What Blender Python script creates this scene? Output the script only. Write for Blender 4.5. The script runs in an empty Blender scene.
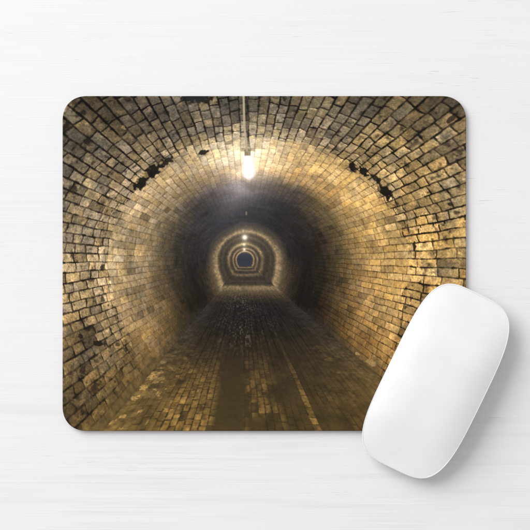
import bpy, bmesh, math
import numpy as np
S = 0.000582                       # metres per photo pixel on the table
def P(x, y): return ((x - 265.0) * S, (265.0 - y) * S)
C = bpy.context.scene.collection
def link(name, me, mat, parent=None, smooth=True):
    o = bpy.data.objects.new(name, me); C.objects.link(o)
    if mat: me.materials.append(mat)
    if parent: o.parent = parent
    if smooth:
        me.polygons.foreach_set('use_smooth', [True] * len(me.polygons))
    return o
def empty(name, loc, label, cat, rz=0):
    o = bpy.data.objects.new(name, None); C.objects.link(o); o.location = loc; o.rotation_euler = (0, 0, rz)
    o.empty_display_size = .02; o['label'] = label; o['category'] = cat
    return o
def mat(name):
    m = bpy.data.materials.new(name); m.use_nodes = True
    return m, m.node_tree.nodes, m.node_tree.links, m.node_tree.nodes['Principled BSDF']
# ---- the printed picture: a brick tunnel, computed point by point ----
def _hash(a, b, s):
    a = a.astype(np.int64).astype(np.uint32); b = b.astype(np.int64).astype(np.uint32)
    h = a * np.uint32(374761393) + b * np.uint32(668265263) + np.uint32((s * 2246822519 + 12345) & 0xffffffff)
    h = (h ^ (h >> np.uint32(13))) * np.uint32(1274126177)
    h = (h ^ (h >> np.uint32(16))) * np.uint32(2246822519)
    h = h ^ (h >> np.uint32(15))
    return h.astype(np.float64) / 4294967295.0
def vn(x, y, s=0):
    xi = np.floor(x); yi = np.floor(y); fx = x - xi; fy = y - yi
    fx = fx * fx * (3 - 2 * fx); fy = fy * fy * (3 - 2 * fy)
    a = _hash(xi, yi, s); b = _hash(xi + 1, yi, s); c = _hash(xi, yi + 1, s); d = _hash(xi + 1, yi + 1, s)
    return (a * (1 - fx) + b * fx) * (1 - fy) + (c * (1 - fx) + d * fx) * fy
def fbm(x, y, s=0, n=4):
    r = 0; a = 0.5; t = 0
    for i in range(n):
        r = r + a * vn(x, y, s + i * 17); t += a; a *= 0.5; x = x * 2.03 + 5.2; y = y * 2.03 + 1.7
    return r / t
def ss(a, b, x):
    t = np.clip((x - a) / (b - a), 0, 1); return t * t * (3 - 2 * t)
def mix(a, b, t): return a * (1 - t[..., None]) + b * t[..., None]
VX, VY, F = 244.2, 259.5, 296.0
FL = 0.90
# cross-section of the tunnel, from the lower right corner over the crown to the lower left corner
def section():
    p = []
    for t in np.linspace(0, 1, 40, endpoint=False): p.append((1.04 + 0.21 * np.sin(t * 1.57), -FL * (1 - t)))
    for t in np.linspace(0, np.pi, 200): p.append((0.1 + 1.15 * np.cos(t), 0.92 * np.sin(t)))
    for t in np.linspace(0, 1, 41)[1:]: p.append((-0.74 - 0.31 * np.cos(t * 1.57), -FL * t))
    p = np.array(p); d = np.hypot(*np.diff(p, axis=0).T); s = np.concatenate([[0], np.cumsum(d)])
    th = np.unwrap(np.arctan2(p[:, 1], p[:, 0])); return th, np.hypot(p[:, 0], p[:, 1]), s
TH, TR, TS = section()
TH0, TH1 = TH[0], TH[-1]          # about -37 and 227 degrees
# colour of the brick faces on the walls by direction (degrees) and depth
ZK = np.array([1.3, 1.7, 2.1, 2.5, 3.0, 3.6, 4.5, 5.5, 7.0, 8.6])
WT = {
 -37: [(116, 85, 39), (135, 100, 48), (150, 112, 55), (160, 120, 60), (131, 97, 48), (77, 58, 29), (30, 24, 16), (22, 20, 16), (64, 53, 38), (134, 107, 64)],
 -15: [(163, 128, 70), (188, 148, 82), (200, 158, 86), (205, 162, 88), (179, 141, 80), (105, 82, 47), (40, 33, 22), (26, 24, 19), (64, 53, 38), (134, 107, 64)],
 8: [(155, 126, 76), (186, 152, 88), (204, 165, 94), (208, 168, 94), (184, 147, 83), (113, 91, 51), (46, 37, 28), (28, 25, 24), (35, 33, 29), (88, 76, 54)],
 30: [(130, 107, 68), (168, 140, 86), (200, 164, 98), (222, 180, 104), (190, 151, 85), (105, 87, 51), (46, 39, 31), (31, 29, 26), (36, 34, 33), (90, 80, 62)],
 55: [(89, 78, 54), (110, 98, 72), (148, 126, 86), (226, 186, 112), (194, 153, 87), (70, 60, 49), (28, 27, 28), (24, 24, 25), (28, 28, 29), (69, 63, 53)],
 90: [(81, 74, 56), (98, 89, 68), (140, 124, 90), (238, 214, 160), (155, 130, 93), (62, 56, 55), (32, 32, 33), (29, 29, 31), (30, 30, 31), (72, 66, 56)],
 125: [(78, 68, 50), (106, 94, 70), (134, 117, 84), (206, 178, 124), (158, 133, 90), (69, 62, 53), (33, 32, 33), (28, 28, 29), (30, 30, 31), (69, 63, 53)],
 150: [(101, 89, 63), (130, 114, 83), (161, 138, 99), (194, 166, 116), (164, 140, 97), (108, 93, 66), (49, 46, 41), (36, 34, 34), (40, 38, 37), (90, 80, 64)],
 180: [(132, 115, 81), (168, 144, 101), (190, 163, 114), (190, 164, 114), (157, 133, 92), (105, 90, 61), (49, 44, 34), (32, 30, 27), (40, 38, 33), (92, 80, 60)],
 205: [(129, 106, 67), (157, 130, 85), (171, 144, 97), (166, 138, 92), (135, 112, 74), (98, 79, 50), (44, 38, 27), (30, 27, 24), (64, 53, 38), (134, 107, 64)],
 227: [(93, 74, 41), (112, 90, 50), (130, 102, 56), (134, 106, 58), (114, 89, 50), (84, 67, 36), (35, 29, 17), (26, 23, 16), (64, 53, 38), (134, 107, 64)]}
def wallcol(deg, z):
    ks = np.array(sorted(WT)); T = np.array([WT[k] for k in ks], float)          # k, z, 3
    u = np.interp(deg, ks, np.arange(len(ks))); v = np.interp(np.log(z), np.log(ZK), np.arange(len(ZK)))
    i = np.clip(np.floor(u).astype(int), 0, len(ks) - 2); j = np.clip(np.floor(v).astype(int), 0, len(ZK) - 2)
    a = (u - i); b = (v - j); a = a * a * (3 - 2 * a)
    return mix(mix(T[i, j], T[i + 1, j], a), mix(T[i, j + 1], T[i + 1, j + 1], a), b)
def blob(X, Y, cx, cy, rx, ry, ang, s, rag=0.75):
    c, n = np.cos(np.radians(ang)), np.sin(np.radians(ang))
    u = ((X - cx) * c + (Y - cy) * n) / rx; v = (-(X - cx) * n + (Y - cy) * c) / ry
    d = np.hypot(u, v) + rag * (fbm(X / 3.2, Y / 3.2, s, 3) - 0.5) * 2
    return 1 - ss(0.72, 1.08, d)
def bricks(s, z, h, l, seed, mort):
    """rows along z; returns (face mask, brick id hashes, in-brick coordinates)"""
    row = np.floor(s / h); fs = s / h - row
    off = _hash(row, row * 0, seed)
    lr = l * (0.86 + 0.28 * _hash(row, row * 0 + 5, seed))
    t = z / lr + off * 7.3
    col = np.floor(t)
    j0 = (_hash(row, col, seed + 1) - 0.5) * 0.42; j1 = (_hash(row, col + 1, seed + 1) - 0.5) * 0.42
    lo = t < col + j0 ; 
    # jittered head joints
    c2 = np.where(t - col < j0 + 0.0, col - 1, np.where(t - col > 1 + j1, col + 1, col))
    a = c2 + (_hash(row, c2, seed + 1) - 0.5) * 0.42; b = c2 + 1 + (_hash(row, c2 + 1, seed + 1) - 0.5) * 0.42
    da = (t - a) * lr; db = (b - t) * lr
    # individual bricks sit a little high, low or short
    m = mort * (0.6 + 0.9 * _hash(row, c2, seed + 2))
    ds0 = fs * h; ds1 = (1 - fs) * h
    return row, c2, da, db, ds0, ds1, m, b - a
def tunnel(X, Y):
    dx = X - VX; dy = VY - Y
    r = np.hypot(dx, dy) + 1e-6
    th = np.arctan2(dy, dx); th = np.where(th < -np.pi / 2, th + 2 * np.pi, th)
    isw = (th > TH0) & (th < TH1)
    Rw = np.interp(th, TH, TR); s = np.interp(th, TH, TS); zw = F * Rw / r
    xf = dx / np.maximum(-dy, 1e-3) * FL; zf = F * FL / np.maximum(-dy, 1e-3)
    z = np.where(isw, zw, zf)
    deg = np.degrees(th)
    zc = z / (1 + .16 * np.cos(th) ** 2 * ss(3.5, 8, z) * isw)
    px = z / F                                                    # size of one photo pixel in tunnel units
    # ---------- walls ----------
    out = zw < 2.27 + 0.10 * (vn(s * 5, s * 0, 91) - .5) + 0.05 * (vn(s * 16, s * 0, 92) - .5)
    wob = (fbm(s * 6, zw * 4, 11, 3) - 0.5)
    swp = s + 0.018 * wob + np.where(out, 0.004 * (vn(s * 11, zw * 8, 17) - .5), 0.003 * (vn(s * 11, zw * 8, 17) - .5))
    zwp = zw + 0.05 * (fbm(s * 9, zw * 4, 14, 2) - 0.5) + np.where(out, 0.013, 0.008) * (vn(s * 22, zw * 12, 15) - .5)
    rightness = ss(1.4, .9, s)
    l = np.where(out, 0.165 + 0.075 * rightness, 0.26)
    h = 0.0585
    sk = swp
    row, col, da, db, d0, d1, m, _ = bricks(sk, zwp + out * 3.3, h, 1.0, 3, 0.0)
    # rows with their own brick length
    def lay(lv, seed, mort): return bricks(sk, zwp, h, lv, seed, mort)
    A = lay(0.140, 3, 0.0036); A2 = lay(0.200, 4, 0.0036); B = lay(0.235, 7, 0.0019)
    useR = s < 1.15
    sel = [np.where(out, np.where(useR, q2, q1), q3) for q1, q2, q3 in zip(A, A2, B)]
    row, col, da, db, d0, d1, m, _ = sel
    pxs = px * 1.0
    soft = np.maximum(0.0036, pxs * 0.50)
    rag = 0.0036 * (fbm(s * 90, zw * 60, 21, 3) - 0.5) * 2
    e = np.minimum(np.minimum(d0, d1) , np.minimum(da, db) * 0.9)
    # rounded brick corners
    ee = np.minimum(np.minimum(d0, d1), 0.009); ez = np.minimum(np.minimum(da, db) * .8, 0.009)
    e = 0.009 - np.hypot(0.009 - ee, 0.009 - ez)
    face = ss(m - soft * .6, m + soft, e + rag)
    # joints show strongly only here and there
    js = 0.45 + 0.75 * fbm(s * 3.1, zw * 2.2, 31, 3) + 0.5 * (vn(s * 11, zw * 7, 32) - .5)
    js = np.clip(js, 0.25, 1)
    js = js * np.where(out, np.clip(0.45 + 1.1 * vn(s * 9, zw * 9, 33), .4, 1), 0.56 + .34 * rightness + .25 * (ss(.55,.8,vn(s*14,zw*9,34))))
    js = js * (1 - .45 * ss(195, 222, deg)) * (1 - .18 * ss(140, 175, deg)) 
    k = 1 / (1 + np.clip(zw / 6.0, 0, 4) ** 2.0)
    js = js * (0.25 + 0.75 * k)
    base = wallcol(deg, np.clip(zc, 1.3, 8.6)) * (1 - .16 * ss(190, 215, deg) * ss(2.6, 1.8, zw) * (.4 + 1.2 * fbm(s * 9, zw * 9, 195, 4)))[..., None]
    hv = _hash(row, col, 41 ) ; hh = _hash(row, col, 42); h3 = _hash(row, col, 43)
    amp = np.where(out, 0.18, 0.12) * (0.3 + 0.7 * k)
    val = 1 + amp * (hv - 0.5) * 2
    val = val * np.where(h3 > 0.95, 0.84, 1) * np.where((h3 < 0.05), 1.12, 1)
    tx = fbm(s * 40, zw * 26, 51, 5)
    tx2 = fbm(s * 140, zw * 100, 52, 2)
    gr = fbm(s * 4.5, zw * 4.5, 53, 4)
    val = val * (1 + (tx - .5) * np.where(out, .62, .48) * (.4 + .6 * k)) * (1 + (tx2 - .5) * np.where(out, .55, .40) * k) * (1 + (gr - .5) * .5)
    # light falls along the wall from the lamp: far edge of a brick brighter than near edge
    rim = np.exp(-da / 0.02) * 0.10 - np.exp(-db / 0.02) * 0.14
    val = val * (1 - rim * k * np.where(out, 1.4, .8) * -1)
    c = base * val[..., None]
    hue = (hh - .5)[..., None] * np.array([0.05, 0.0, -0.16]) + 1
    c = c * hue
    # grey grime in the near crown and pale rubbed spots
    g = ss(.52, .72, fbm(s * 8, zw * 6, 61, 4)) * ss(2.6, 1.8, zw)
    lum = c.mean(-1, keepdims=True)
    c = c * (1 - .30 * g[..., None]) + (lum * .70) * np.array([.96, .96, .90]) * (.30 * g[..., None])
    sp = ss(.70, .80, fbm(s * 30, zw * 24, 62, 3)) * .45 * np.where(out, 1, .4) * k
    c = c * (1 + sp[..., None] * .6)
    dkm = base * np.where(out, 0.17, 0.36)[..., None] * np.array([1.0, .92, .78])
    wallc = mix(c, dkm, (1 - face) * js)
    # dark eroded pits between the bricks
    pit = ss(.54, .74, fbm(s * 30, zw * 22, 71, 5) * .8 + .22 * (1 - ss(0, .014, e))) * np.where(out, .8, .3) * ss(3.5, 2.4, zw)
    wallc = wallc * (1 - pit[..., None] * .66)
    # ---------- floor ----------
    wx = xf + 0.012 * (fbm(xf * 6, zf * 3, 101, 3) - .5)
    hF = 0.041
    # strips of setts either side of a smooth muddy track
    row, col, da, db, d0, d1, m, _ = bricks(wx - .001, zf + 0.04 * (vn(xf * 9, zf * 5, 102) - .5), hF, 0.105, 9, 0.0028)
    softf = np.maximum(0.005, px * .6)
    ee = np.minimum(np.minimum(d0, d1), 0.008); ez = np.minimum(np.minimum(da, db) * .8, 0.008)
    e = 0.008 - np.hypot(0.008 - ee, 0.008 - ez)
    ff = ss(m - softf, m + softf, e + 0.005 * (fbm(xf * 80, zf * 50, 103, 3) - .5) * 2)
    strip = ss(-.62, -.42, wx) * ss(-.15, -.235, wx + .05 * (fbm(zf * 6, xf * 0, 175, 3) - .5)) + .85 * ss(-.02, .03, wx) * ss(.26, .18, wx) + .9 * ss(.364, .374, wx) * ss(.415, .405, wx) * (.5 + .7 * vn(wx * 30, zf * 9, 174))
    strip = strip + .30 * ss(.44, .55, wx) * ss(1.1, .9, wx)
    pat = ss(.38, .66, fbm(xf * 11, zf * 5, 104, 5) + .22 * (_hash(row, col, 105) - .5) + .20 * (wx < -.2) + .18 * (np.abs(wx - .395) < .03)) * (.55 + .6 * fbm(xf * 40, zf * 30, 171, 3))
    near = ss(3.1, 1.7, zf)
    bright = strip * pat * (0.25 + .75 * near) * ff
    mud = np.array([66, 52, 27.]); 
    zt = np.array([1.3, 1.7, 2.2, 2.8, 3.6, 4.6, 6.0, 7.4, 8.6])
    MT = np.array([(76, 60, 30), (70, 56, 28), (64, 51, 28), (50, 41, 25), (36, 31, 23), (30, 27, 23), (31, 29, 25), (66, 55, 37), (136, 108, 62)], float)
    BT = np.array([(158, 122, 56), (150, 115, 54), (128, 98, 48), (100, 78, 44), (74, 62, 42), (66, 60, 50), (66, 62, 54), (80, 70, 52), (140, 115, 74)], float)
    zz = np.clip(zf, 1.3, 8.6)
    mudc = np.stack([np.interp(zz, zt, MT[:, i]) for i in range(3)], -1)
    bric = np.stack([np.interp(zz, zt, BT[:, i]) for i in range(3)], -1)
    bric = bric * (1 + .34 * (_hash(row, col, 106) - .5) + .55 * (fbm(xf * 60, zf * 40, 107, 3) - .5))[..., None]
    edge = ss(.75, .35, np.abs(wx + .05))       # middle darker, edges lit
    mudc = mudc * (1.12 - .10 * edge + .45 * (fbm(xf * 14, zf * 9, 108, 5) - .5) * (1 - .7 * ss(-.2, -.15, wx) * ss(.02, -.02, wx)) + .16 * (fbm(xf * 60, zf * 60, 109, 3) - .5))[..., None]
    # rows still faintly read in the mud
    mudc = mudc * (1 - (.05 + .14 * ss(.4, .6, fbm(xf * 4, zf * 3, 172, 3))) * (1 - ff) * (1 - .9 * ss(-.2, -.16, wx) * ss(.01, -.03, wx)))[..., None]
    fc = mix(mudc, bric, np.clip(bright, 0, 1))
    # rubble of pale brick against the left wall, a few on the right
    rub = ss(.54, .66, fbm(xf * 13, zf * 10, 111, 4)) * ss(-.42, -.55, xf) * ss(3.9, 2.4, zf)
    rub2 = ss(.60, .72, fbm(xf * 9, zf * 8, 112, 4)) * ss(.55, .75, xf) * ss(3.6, 2.6, zf)
    fc = mix(fc, np.array([176, 138, 70.]) * (.55 + .9 * fbm(xf * 50, zf * 40, 113, 3))[..., None], np.clip((rub * .45 + rub2 * .3) * (.4 + .9 * vn(xf * 40, zf * 28, 176)), 0, 1))
    # wet sparkle on far setts
    spk = .6 * ss(.52, .86, vn(wx * 66, zf * 12, 121)) * ss(2.3, 4.0, zf) * ss(9.2, 7.4, zf) * np.exp(-((xf - .0) / .42) ** 2) * (.4 + .6 * ss(.4, .6, fbm(xf * 5, zf * 1.6, 122, 3)))
    fc = fc + spk[..., None] * np.array([74, 72, 66.])
    ln = np.abs(((wx / .082) % 1) - .5) * 2
    fc = fc * (1 + (.28 * (vn(wx * 55, zf * 2.2, 177) - .5) - .26 * ss(.70, 1, ln)) * ss(2.2, 3.6, zf))[..., None]
    # soften the foot of the walls
    sL = TS[-1] - s
    foot = ss(.17, .01, sL + .10 * (fbm(s * 12, zw * 8, 181, 4) - .5) * 2) * .75 + ss(.15, .0, s + .08 * (fbm(s * 12, zw * 8, 182, 4) - .5) * 2) * .6
    zq = np.clip(zw, 1.3, 8.6)
    fcw = np.stack([np.interp(zq, zt, MT[:, i]) for i in range(3)], -1) * np.where(sL < 1, 1.62, 1.5)[..., None] * (.62 + .8 * fbm(s * 30, zw * 22, 183, 5))[..., None]
    wallc = mix(wallc, fcw, foot * ss(6.6, 4.6, zw))
    spill = np.maximum(ss(-.40, -.76, xf + .14 * (fbm(xf * 9, zf * 6, 184, 4) - .5)), .75 * ss(.62, 1.04, xf + .14 * (fbm(xf * 9, zf * 6, 186, 4) - .5))) * ss(7.5, 5, zf)
    fc = mix(fc, mudc * 1.62 * (.62 + .8 * fbm(xf * 30, zf * 22, 185, 5))[..., None], spill)
    img = np.where(isw[..., None], wallc, fc)
    dwall = np.where(isw, np.minimum(s, TS[-1] - s), np.minimum(xf + .74, 1.04 - xf))
    dw = np.exp(-np.clip(dwall, 0, 1) / .045) * (z < 8.6)
    img = img * (1 - .10 * dw * ss(.9, .3, fbm(z * 5, s * 3, 131, 2)))[..., None]
    # ---------- pits and lost bricks ----------
    dark = np.array([26, 21, 15.])
    for (cx, cy, rx, ry, an, sd, kk) in [(153, 172, 15, 5.2, -42, 201, 1), (141, 185, 7, 5, -40, 202, 1), (168, 161, 6, 3.5, -20, 221, .9), (204, 152, 5.5, 2.6, -15, 203, 1), (197, 98, 19, 5.0, 4, 204, .95),
            (352, 166, 5.5, 4.6, 40, 205, 1), (363, 172, 5.5, 4.5, 30, 206, 1), (383, 190, 11.5, 5.0, 48, 207, 1), (376, 179, 6, 2.5, 40, 222, .8), (98, 343, 5, 2.6, 15, 208, .8), (81, 336, 2.4, 2.2, 0, 209, .7), (118, 344, 2, 2, 0, 210, .6),
            (103, 267, 2.4, 4, 10, 211, .7), (414, 247, 1.6, 6, 0, 212, .85), (408, 230, 1.2, 5, -12, 213, .7), (450, 204, 2.2, 1.6, 0, 215, .7), (103, 299, 2.2, 3.4, 0, 216, .6), 
            (83, 371, 3.6, 8, 15, 218, .55), (95, 388, 4, 7, 12, 223, .5), (73, 190, 6, 5, -40, 219, .6), (67, 126, 6, 4, -40, 224, .75), (452, 118, 9, 2.6, -45, 220, .7), (76, 428.3, 2, 1.8, 0, 225, 1), (88, 142, 4, 4, -40, 226, .8), (128, 100, 7, 2.4, 35, 227, .5)]:
        b = blob(X, Y, cx, cy, rx, ry, an, sd) * kk
        img = mix(img, dark * (.7 + .7 * fbm(X / 2, Y / 2, sd + 5, 2))[..., None], b)
    img[...] = mix(img, np.array([34, 35, 38.]), blob(X, Y, 197, 99, 14, 4, 0, 231) * .7)
    # pale broken edges beside the holes
    for (cx, cy, rx, ry, an, sd) in [(377, 186, 6, 1.6, 55, 241), (383, 184, 4, 1.4, 20, 242), (162, 163, 3, 1.3, -40, 243), (124, 128, 3, 2.4, 40, 244), (356, 176, 3.2, 3, 0, 245), (145, 176, 4, 3.4, 0, 246), (168, 347, 0.1, .1, 0, 247), (371, 363, 5, 2.6, 28, 248), (358, 354, 4, 1.2, 30, 249), (209, 132, .1, .1, 0, 250)]:
        img = mix(img, np.array([200, 168, 100.]) * (.7 + .6 * fbm(X / 1.5, Y / 1.5, 260, 2))[..., None], blob(X, Y, cx, cy, rx, ry, an, sd) * .5)
    # ---------- the far tunnel: lamp after lamp ----------
    def far(zv):
        # brightness of the lining against depth, repeating between lamps
        b = 0; un = .55 + .8 * vn(deg / 26., zv * .25, 192)
        for kz, wd, a in ((9.75, .7, .60), (8.9, 1.0, .62 * (1 - .9 * top) * (.75 + .5 * fbm(np.where(isw, s * 9, wx * 9), z * 2, 191, 3))), (12.2, .9, .16), (17.4, 1.7, .66 * un), (24.6, 2.1, .60 * un), (33.5, 3.0, .85)):
            q = (zv - kz) / wd; b = b + a * np.exp(-np.abs(q) ** 1.6)
        return b
    top = np.where(isw, ss(-.4, .9, np.sin(th)), 0)
    deg2 = np.where(deg < -90, deg + 360, deg)
    ch = 1 - ss(11, 14, z) * (.06 * np.exp(-((deg2 + 41) / 10) ** 2) + .06 * np.exp(-((deg2 - 230) / 10) ** 2))
    zj = zc * ch * (1 + .02 * (vn(deg / 6., z * .0, 141) - .5))
    fb = far(zj)
    streak = 1 + .5 * (vn(np.where(isw, s * 22, wx * 22), z * 1.2, 142) - .5) + .3 * (vn(X * 1.1, Y * 1.1, 143) - .5)
    fb = fb * streak
    warm = np.array([206, 172, 112.]); farbase = np.array([50, 45, 36.])
    fcol = farbase * (.85 + .3 * vn(X * .8, Y * .8, 144))[..., None] + np.clip(fb, 0, 1.1)[..., None] * (warm - farbase) * np.where(isw, .74 + .18 * top, .55)[..., None]
    fcol = mix(fcol, np.array([46, 52, 60.]) + 0 * fcol, ss(37, 42, zj))
    fcol = mix(fcol, np.array([38, 43, 50.]) + 0 * fcol, ss(38, 48, zj) * ss(-8, 2, dy) )
    img = mix(img, fcol, ss(7.0, 8.8, zc))
    # ---------- lamps ----------
    def glow(cx, cy, rad, p=1.0): return np.exp(-(np.hypot(X - cx, Y - cy) / rad) ** p)
    img = img + glow(248.5, 168, 19, 1.1)[..., None] * np.array([130, 122, 96.])
    img = img + (glow(249, 172, 60, 1.3) * .9)[..., None] * np.array([30, 28, 26.])
    # a hazy beam slanting to the lower left under the lamp
    u = (X - 246) * .50 + (Y - 182) * .866; v = (X - 246) * .866 - (Y - 182) * -.50
    v = (X - 246) * .80 + (Y - 182) * .60; u = -(X - 246) * .60 + (Y - 182) * .80
    bm = np.exp(-(v / 13) ** 2) * ss(0, 10, u) * np.exp(-np.clip(u, 0, 999) / 38)
    img = img + bm[..., None] * np.array([56, 53, 52.])
    img = img + (glow(240, 200, 46, 2.0))[..., None] * np.array([9, 9, 11.])
    # dark crown joint above the lamp and the lamp holder
    hold = ss(3.6, 2.6, np.abs(X - 247.6 - .0)) * ss(149, 151, Y) * ss(158, 155, Y)
    fl = ss(9, 6, np.abs(X - 248)) * ss(147.5, 149, Y) * ss(152.5, 151, Y)
    img = mix(img, np.array([112, 100, 74.]), np.clip(hold + fl * .6, 0, 1) * .8)
    # cable
    cx = np.interp(Y, [94, 128, 152], [243.6, 244.4, 247.2])
    cb = ss(1.35, .7, np.abs(X - cx)) * ss(153, 151, Y)
    img = mix(img, np.array([186, 172, 136.]) - 30 * ss(.2, 1.4, X - cx)[..., None] * np.ones(3), cb * .92)
    img = img * (1 - .4 * (ss(1.6, .8, np.abs(X - cx - 2.6)) * ss(150, 146, Y)))[..., None]
    # bulb
    yb = np.clip((Y - 156) / 24, 0, 1)
    wbulb = np.interp(yb, [0, .25, .6, .85, 1], [4.0, 4.6, 6.4, 5.2, 1.5])
    bulb = ss(2.0, -1.6, np.abs(X - 248.7) - wbulb) * ss(155, 157, Y) * ss(182, 177, Y)
    img = mix(img, np.array([255, 253, 242.]) + 0 * img, bulb)
    # lamps further down
    for (cx, cy, r0, a) in ((244.8, 237.4, 2.6, 1.0), (244.2, 244.6, 1.5, .75), (244.3, 249.6, 1.4, .85), (243.6, 230.3, .8, .25)):
        d = np.hypot(X - cx, Y - cy)
        img = mix(img, np.array([255, 246, 214.]) + 0 * img, np.exp(-(d / r0) ** 2) * a)
        img = img + (np.exp(-(d / (r0 * 2.6))) * a * .5)[..., None] * np.array([90, 80, 56.])
    img = mix(img, np.array([150, 138, 112.]) + 0 * img, ss(1.0, .4, np.abs(X - 246.3)) * ss(211, 212, Y) * ss(216, 214.5, Y) * .7)
    # print grain
    gn = (_hash(np.floor(X * 1.7), np.floor(Y * 1.7), 151) - .5)
    img = img * (1 + .05 * gn)[..., None]
    rs = ss(.60, .72, vn(xf * 26, zf * 17, 196) * .7 + .3 * fbm(xf * 60, zf * 50, 197, 2)) * ss(-.36, -.5, xf) * ss(3.2, 2.0, zf) * (~isw)
    img = img * (1 + .55 * rs * (.5 + vn(X * .9, Y * .9, 198)))[..., None]
    lum = img @ np.array([.3, .59, .11]); img = img * .93 + lum[..., None] * .07
    img = img * np.array([1.0, .993, 1.03])
    return np.clip(img, 0, 255)
def picture(X, Y, sub=2, st=0.45):
    o = 0
    for i in range(sub):
        for j in range(sub):
            a = ((i + .5) / sub - .5) * st * 1.3; b = ((j + .5) / sub - .5) * st * 1.3
            c = tunnel(X + a, Y + b) / 255.0
            o = o + np.where(c <= .04045, c / 12.92, ((c + .055) / 1.055) ** 2.4)
    return o / (sub * sub)
# ================= materials =================
def N(nt, typ, **kw):
    n = nt.new(typ)
    for k, v in kw.items():
        if k.startswith('i_'): n.inputs[k[2:].replace('_', ' ')].default_value = v
        else: setattr(n, k, v)
    return n
def ramp(nt, stops):
    r = nt.new('ShaderNodeValToRGB'); e = r.color_ramp.elements
    while len(e) < len(stops): e.new(0.5)
    for q, (p, c) in zip(e, stops): q.position = p; q.color = (*c, 1) if len(c) == 3 else c
    return r
def wood():
    m, nt, L, b = mat('white_painted_wood')
    tc = nt.new('ShaderNodeTexCoord')
    def streak(sx, sy, rot, scale, det, dist=0.0, rough=.55, off=(0, 0, 0)):
        mp = nt.new('ShaderNodeMapping'); mp.inputs['Scale'].default_value = (sx, sy, 1); mp.inputs['Rotation'].default_value = (0, 0, rot); mp.inputs['Location'].default_value = off
        L.new(tc.outputs['Object'], mp.inputs['Vector'])
        n = N(nt, 'ShaderNodeTexNoise', i_Scale=scale, i_Detail=det, i_Roughness=rough, i_Distortion=dist)
        L.new(mp.outputs[0], n.inputs['Vector']); return n
    def rmp(n, a, b2, lo=0., hi=1.):
        r = N(nt, 'ShaderNodeMapRange', interpolation_type='SMOOTHSTEP'); r.inputs[1].default_value = a; r.inputs[2].default_value = b2
        r.inputs[3].default_value = lo; r.inputs[4].default_value = hi; L.new(n.outputs[0], r.inputs[0]); return r
    def mul(a, b2):
        x = N(nt, 'ShaderNodeMath', operation='MULTIPLY'); L.new(a.outputs[0], x.inputs[0])
        if isinstance(b2, float): x.inputs[1].default_value = b2
        else: L.new(b2.outputs[0], x.inputs[1])
        return x
    def add(a, b2):
        x = N(nt, 'ShaderNodeMath', operation='ADD'); L.new(a.outputs[0], x.inputs[0]); L.new(b2.outputs[0], x.inputs[1]); return x
    # combed grain lines about 4 mm apart, fading in and out
    grain = rmp(streak(5, 300, 0.012, 1.0, 3.0, .15), .36, .66)
    fade = rmp(streak(9, 16, 0, 1.0, 3.0, off=(3.3, 1.1, 0)), .40, .66)
    comb = rmp(streak(7, 150, 0.006, 1.0, 2.0, .25, off=(5.1, 2.2, 0)), .50, .74)
    fine = rmp(streak(22, 1500, -0.008, 1.0, 3.0), .30, .72)
    # scratches: short thin grey dashes in sparse clusters
    dash = rmp(streak(45, 1300, -0.02, 1.0, 2.5, .1, .6), .63, .72)
    clus = rmp(streak(12, 30, 0, 1.0, 3.0, off=(7.9, 4.2, 0)), .50, .68)
    dashes = mul(dash, clus)
    blot = rmp(streak(7, 12, 0, 1.0, 4.0, off=(1.9, 8.2, 0)), .3, .75)
    # the boards nearer the front are combed more strongly
    sx = nt.new('ShaderNodeSeparateXYZ'); L.new(tc.outputs['Object'], sx.inputs[0])
    fr = N(nt, 'ShaderNodeMapRange', interpolation_type='SMOOTHSTEP'); L.new(sx.outputs['Y'], fr.inputs[0])
    for i, v in ((1, -.02), (2, -.12), (3, .35), (4, 1.0)): fr.inputs[i].default_value = v
    g2 = mul(mul(grain, fade), fr)
    col = ramp(nt, [(0, (.865, .863, .86)), (.5, (.775, .772, .774)), (1, (.54, .535, .545))])
    cm = mul(mul(comb, fr), .24)
    t = add(add(add(mul(g2, .26), cm), mul(fine, .06)), add(mul(dashes, .85), mul(blot, .10)))
    L.new(t.outputs[0], col.inputs[0]); L.new(col.outputs[0], b.inputs['Base Color'])
    b.inputs['Roughness'].default_value = .5; b.inputs['Specular IOR Level'].default_value = .3
    bp = N(nt, 'ShaderNodeBump', i_Strength=.35, i_Distance=.0003); bp.invert = True
    hh = add(add(mul(g2, .7), mul(fine, .25)), dashes)
    L.new(hh.outputs[0], bp.inputs['Height']); L.new(bp.outputs[0], b.inputs['Normal'])
    return m
def printed():
    m, nt, L, b = mat('printed_fabric')
    a = nt.new('ShaderNodeVertexColor'); a.layer_name = 'print'
    tc = nt.new('ShaderNodeTexCoord')
    n = N(nt, 'ShaderNodeTexNoise', i_Scale=2600.0, i_Detail=1.0); L.new(tc.outputs['Object'], n.inputs['Vector'])
    r = N(nt, 'ShaderNodeMapRange'); L.new(n.outputs[0], r.inputs[0]); r.inputs[1].default_value = .2; r.inputs[2].default_value = .8; r.inputs[3].default_value = .95; r.inputs[4].default_value = 1.05
    mx = N(nt, 'ShaderNodeMix', data_type='RGBA', blend_type='MULTIPLY'); mx.inputs[0].default_value = 1
    L.new(a.outputs['Color'], mx.inputs[6]); L.new(r.outputs[0], mx.inputs[7]); L.new(mx.outputs[2], b.inputs['Base Color'])
    b.inputs['Roughness'].default_value = .85; b.inputs['Specular IOR Level'].default_value = .12
    bp = N(nt, 'ShaderNodeBump', i_Strength=.12, i_Distance=.0001); L.new(n.outputs[0], bp.inputs['Height']); L.new(bp.outputs[0], b.inputs['Normal'])
    return m
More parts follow.
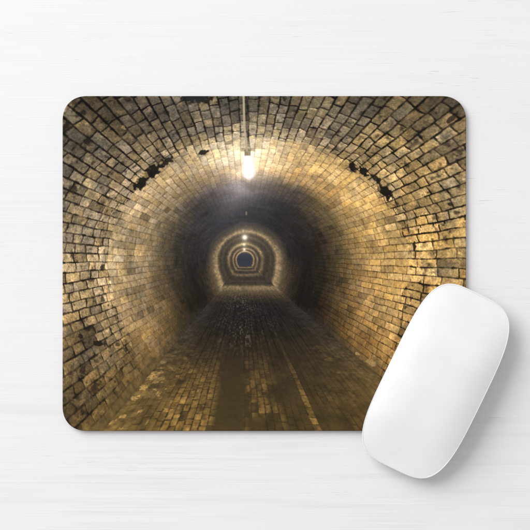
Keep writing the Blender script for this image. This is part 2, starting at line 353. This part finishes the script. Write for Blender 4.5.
def simple(name, col, rough, spec=.5, metal=0, coat=0, bump=0, scale=900.0):
    m, nt, L, b = mat(name)
    tc = nt.new('ShaderNodeTexCoord'); n = N(nt, 'ShaderNodeTexNoise', i_Scale=scale, i_Detail=3.0); L.new(tc.outputs['Object'], n.inputs['Vector'])
    c = ramp(nt, [(0.3, tuple(v * .97 for v in col)), (.7, tuple(min(1, v * 1.02) for v in col))]); L.new(n.outputs[0], c.inputs[0]); L.new(c.outputs[0], b.inputs['Base Color'])
    b.inputs['Roughness'].default_value = rough; b.inputs['Specular IOR Level'].default_value = spec; b.inputs['Metallic'].default_value = metal
    b.inputs['Coat Weight'].default_value = coat; b.inputs['Coat Roughness'].default_value = .12
    if bump:
        bp = N(nt, 'ShaderNodeBump', i_Strength=bump, i_Distance=.0001); L.new(n.outputs[0], bp.inputs['Height']); L.new(bp.outputs[0], b.inputs['Normal'])
    return m
# ================= table top =================
bm = bmesh.new(); bmesh.ops.create_cube(bm, size=1)
for v in bm.verts: v.co = (v.co.x * 1.5, v.co.y * 1.1 + .05, v.co.z * .03 - .015)
bmesh.ops.bevel(bm, geom=bm.edges[:], offset=.003, segments=3, affect='EDGES')
me = bpy.data.meshes.new('tabletop'); bm.to_mesh(me); bm.free()
desk = link('tabletop', me, wood(), smooth=False); desk['kind'] = 'structure'
# ================= mouse pad =================
X0, X1, Y0, Y1, RC = 63.0, 465.6, 96.4, 430.6, 25.0
cx, cy = P((X0 + X1) / 2, (Y0 + Y1) / 2)
pad = empty('mouse_pad', (cx, cy, 0), 'rectangular mouse pad printed with a lamplit brick tunnel, lying flat on the white wood', 'mouse pad')
ZB, ZT = .0023, .0030
def inset(yv):
    """how far the rounded corner pulls the side in at this height"""
    d = np.minimum(yv - Y0, Y1 - yv); q = np.clip((RC - d) / RC, 0, 1)
    return RC - RC * (1 - q ** 2.25) ** (1 / 2.25)
def print_mesh():
    nr, nc = 800, 962
    u = np.linspace(0, 1, nr); e = 6
    yv = Y0 + (Y1 - Y0) * u
    ex = Y0 + 1.2 * np.linspace(0, 1, 9)[:-1] ** 2          # extra rows where the corner turns fastest
    yv = np.concatenate([ex, yv[yv > Y0 + 1.2], ]); yv = yv[yv < Y1 - 1.2]; yv = np.concatenate([yv, (Y1 - (ex - Y0))[::-1]]); nr = len(yv)
    ins = inset(yv)
    xl = X0 + ins; xr = X1 - ins
    t = np.linspace(0, 1, nc)
    XX = xl[:, None] + (xr - xl)[:, None] * t; YY = np.repeat(yv[:, None], nc, 1)
    col = picture(XX, YY, 1)
    wx = (XX - (X0 + X1) / 2) * S; wy = ((Y0 + Y1) / 2 - YY) * S
    edge = np.minimum(np.minimum(XX - xl[:, None], xr[:, None] - XX), np.minimum(YY - Y0, Y1 - YY))
    zz = ZT - .00035 * (1 - np.clip(edge / 1.1, 0, 1)) ** 2
    # print fades to the bare cut edge at the very rim
    V = np.stack([wx, wy, zz], -1).reshape(-1, 3)
    idx = np.arange(nr * nc).reshape(nr, nc)
    F_ = np.stack([idx[:-1, :-1], idx[1:, :-1], idx[1:, 1:], idx[:-1, 1:]], -1).reshape(-1, 4)
    # skirt
    loop = np.concatenate([idx[0, :], idx[1:, -1], idx[-1, -2::-1], idx[-2:0:-1, 0]])
    base = V[loop].copy(); base[:, 2] = ZB; k = len(V); n = len(loop)
    V = np.concatenate([V, base]); a = np.arange(n); b = (a + 1) % n
    F2 = np.stack([loop[a], loop[b], k + b, k + a], -1)
    F_ = np.concatenate([F_, F2])
    cc = np.concatenate([col.reshape(-1, 3), col.reshape(-1, 3)[loop] * .5 + .12])
    me = bpy.data.meshes.new('printed_top')
    me.vertices.add(len(V)); me.vertices.foreach_set('co', V.astype(np.float32).ravel())
    me.loops.add(len(F_) * 4); me.loops.foreach_set('vertex_index', F_.astype(np.int32).ravel())
    me.polygons.add(len(F_)); me.polygons.foreach_set('loop_start', (np.arange(len(F_)) * 4).astype(np.int32))
    me.update(calc_edges=True)
    at = me.color_attributes.new('print', 'FLOAT_COLOR', 'POINT')
    at.data.foreach_set('color', np.concatenate([cc, np.ones((len(cc), 1))], 1).astype(np.float32).ravel())
    me.validate()
    return me, V[k:]
me, rimv = print_mesh()
link('printed_top', me, printed(), pad)
bm = bmesh.new()
o = rimv[::4]
lv = []
for (sc, z) in ((.9975, .0), (1.0, .0004), (1.0, ZB)):
    lv.append([bm.verts.new((p[0] * (1 - (1 - sc)) , p[1] * sc, z)) for p in o])
for a, b in zip(lv, lv[1:]):
    for i in range(len(o)):
        j = (i + 1) % len(o); bm.faces.new((a[j], a[i], b[i], b[j]))
bm.faces.new(lv[0]); bm.faces.new(lv[-1][::-1]); bmesh.ops.recalc_face_normals(bm, faces=bm.faces)
me = bpy.data.meshes.new('rubber_base'); bm.to_mesh(me); bm.free()
link('rubber_base', me, simple('grey_rubber', (.30, .29, .30), .8, .3, bump=.4), pad, smooth=False)
# ================= mouse =================
HL, HW, NE = 96.8 * S, 49.5 * S, 4.0
mx_, my_ = P(434.2, 380.2)
ms = empty('computer_mouse', (mx_, my_, .0), 'white glossy wireless computer mouse tilted across the lower right corner of the pad', 'computer mouse', math.radians(-25.9))
ms.rotation_euler = (math.radians(0), 0, math.radians(-25.9))
def outline(n=160):
    r = []
    for i in range(n):
        t = 2 * math.pi * i / n
        # even spacing round a superellipse
        c, s = math.cos(t), math.sin(t); x, y = HW * c, HL * s
        k = (abs(x / HW) ** NE + abs(y / HL) ** NE) ** (-1 / NE)
        r.append((x * k, y * k))
    return r
OUT = outline()
def crown(u): return .0165 - (.0066 if u > 0 else .0098) * abs(u) ** 2.2
def rimz(u): return .0123 - (.0040 if u > 0 else .0062) * abs(u) ** 2
def zs(rho, x, y):
    u = y / HL
    return rimz(u) + (crown(u) - rimz(u)) * (1 - rho ** 3.0)
def loft(name, rings, m, parent, cap0=False, cap1=False):
    bm = bmesh.new(); R = [[bm.verts.new(p) for p in ring] for ring in rings]
    for a, b in zip(R, R[1:]):
        for i in range(len(a)):
            j = (i + 1) % len(a); bm.faces.new((a[i], a[j], b[j], b[i]))
    if cap0: bm.faces.new(R[0])
    if cap1: bm.faces.new(R[-1])
    bmesh.ops.recalc_face_normals(bm, faces=bm.faces)
    me = bpy.data.meshes.new(name); bm.to_mesh(me); bm.free()
    return link(name, me, m, parent)
LIFT = .0010
rings = []
for k in range(1, 40):
    rho = (k / 39) ** .8 * .985
    rings.append([(x * rho, y * rho, zs(rho, x * rho, y * rho) + LIFT) for x, y in OUT])
shell = simple('white_gloss_shell', (.885, .89, .893), .30, .5, coat=.25, scale=60.0)
loft('top_shell', rings, shell, ms, cap0=True)
rr = []
for rho, dz in ((.9855, .00000), (.9870, .00006), (.9890, .0001), (.9925, .00010), (.9960, .0000), (.999, -.0003), (1.0, -.0008), (.9985, -.0014), (.994, -.0019), (.97, -.0021)):
    rr.append([(x * rho, y * rho, zs(.985, x * rho, y * rho) + dz + LIFT - 0) for x, y in OUT])
loft('shell_rim', rr, simple('clear_white_edge', (.89, .895, .90), .12, .6, coat=.6, scale=60.0), ms)
bb = []
for rho, f in ((.972, 1.0), (.965, .8), (.94, .5), (.89, .22), (.82, .06), (.78, 0)):
    bb.append([(x * rho, y * rho, .0012 + (zs(.985, x * rho, y * rho) - .0009 - .0012) * f) for x, y in OUT])
loft('bottom_shell', bb, simple('satin_aluminium', (.74, .75, .76), .35, .5, metal=.9, scale=300.0), ms, cap1=True)
for sx in (-1, 1):
    bm = bmesh.new(); bmesh.ops.create_cube(bm, size=1)
    for v in bm.verts: v.co = (v.co.x * .0032 + sx * .0175, v.co.y * .078, v.co.z * .0012 + .0006)
    bmesh.ops.bevel(bm, geom=[e for e in bm.edges if abs(e.verts[0].co.z - e.verts[1].co.z) > .0005], offset=.0014, segments=4, affect='EDGES')
    me = bpy.data.meshes.new('glide_rail'); bm.to_mesh(me); bm.free()
    link('glide_rail', me, simple('black_glide', (.03, .03, .032), .4), ms, smooth=False)
ms.location.z = .0016; ms.rotation_euler = (math.radians(.6), math.radians(0.3), math.radians(-25.9))
# ================= light =================
w = bpy.data.worlds.new('World'); bpy.context.scene.world = w; w.use_nodes = True
bg = w.node_tree.nodes['Background']; bg.inputs[0].default_value = (1, .975, .975, 1); bg.inputs[1].default_value = .52
def area(name, loc, tgt, size, power, col=(1, 1, 1)):
    l = bpy.data.lights.new(name, 'AREA'); l.shape = 'SQUARE'; l.size = size; l.energy = power; l.color = col
    o = bpy.data.objects.new(name, l); C.objects.link(o); o.location = loc
    from mathutils import Vector
    o.rotation_euler = (Vector(tgt) - Vector(loc)).to_track_quat('-Z', 'Y').to_euler(); return o
area('window_softbox', (-1.80, 1.62, 1.80), (-.05, .03, 0), 2.4, 96, (.985, .995, 1))
# ================= camera =================
cd = bpy.data.cameras.new('camera'); cam = bpy.data.objects.new('camera', cd); C.objects.link(cam)
H = 1.30; cam.location = (0, 0, H); cd.sensor_width = 36; cd.lens = 36 * H / (530 * S)
cd.clip_start = .05; cd.clip_end = 20
sc = bpy.context.scene; sc.camera = cam
sc.view_settings.view_transform = 'Standard'; sc.view_settings.look = 'None'; sc.view_settings.exposure = 0; sc.view_settings.gamma = 1
sc.render.resolution_x = sc.render.resolution_y = 1024
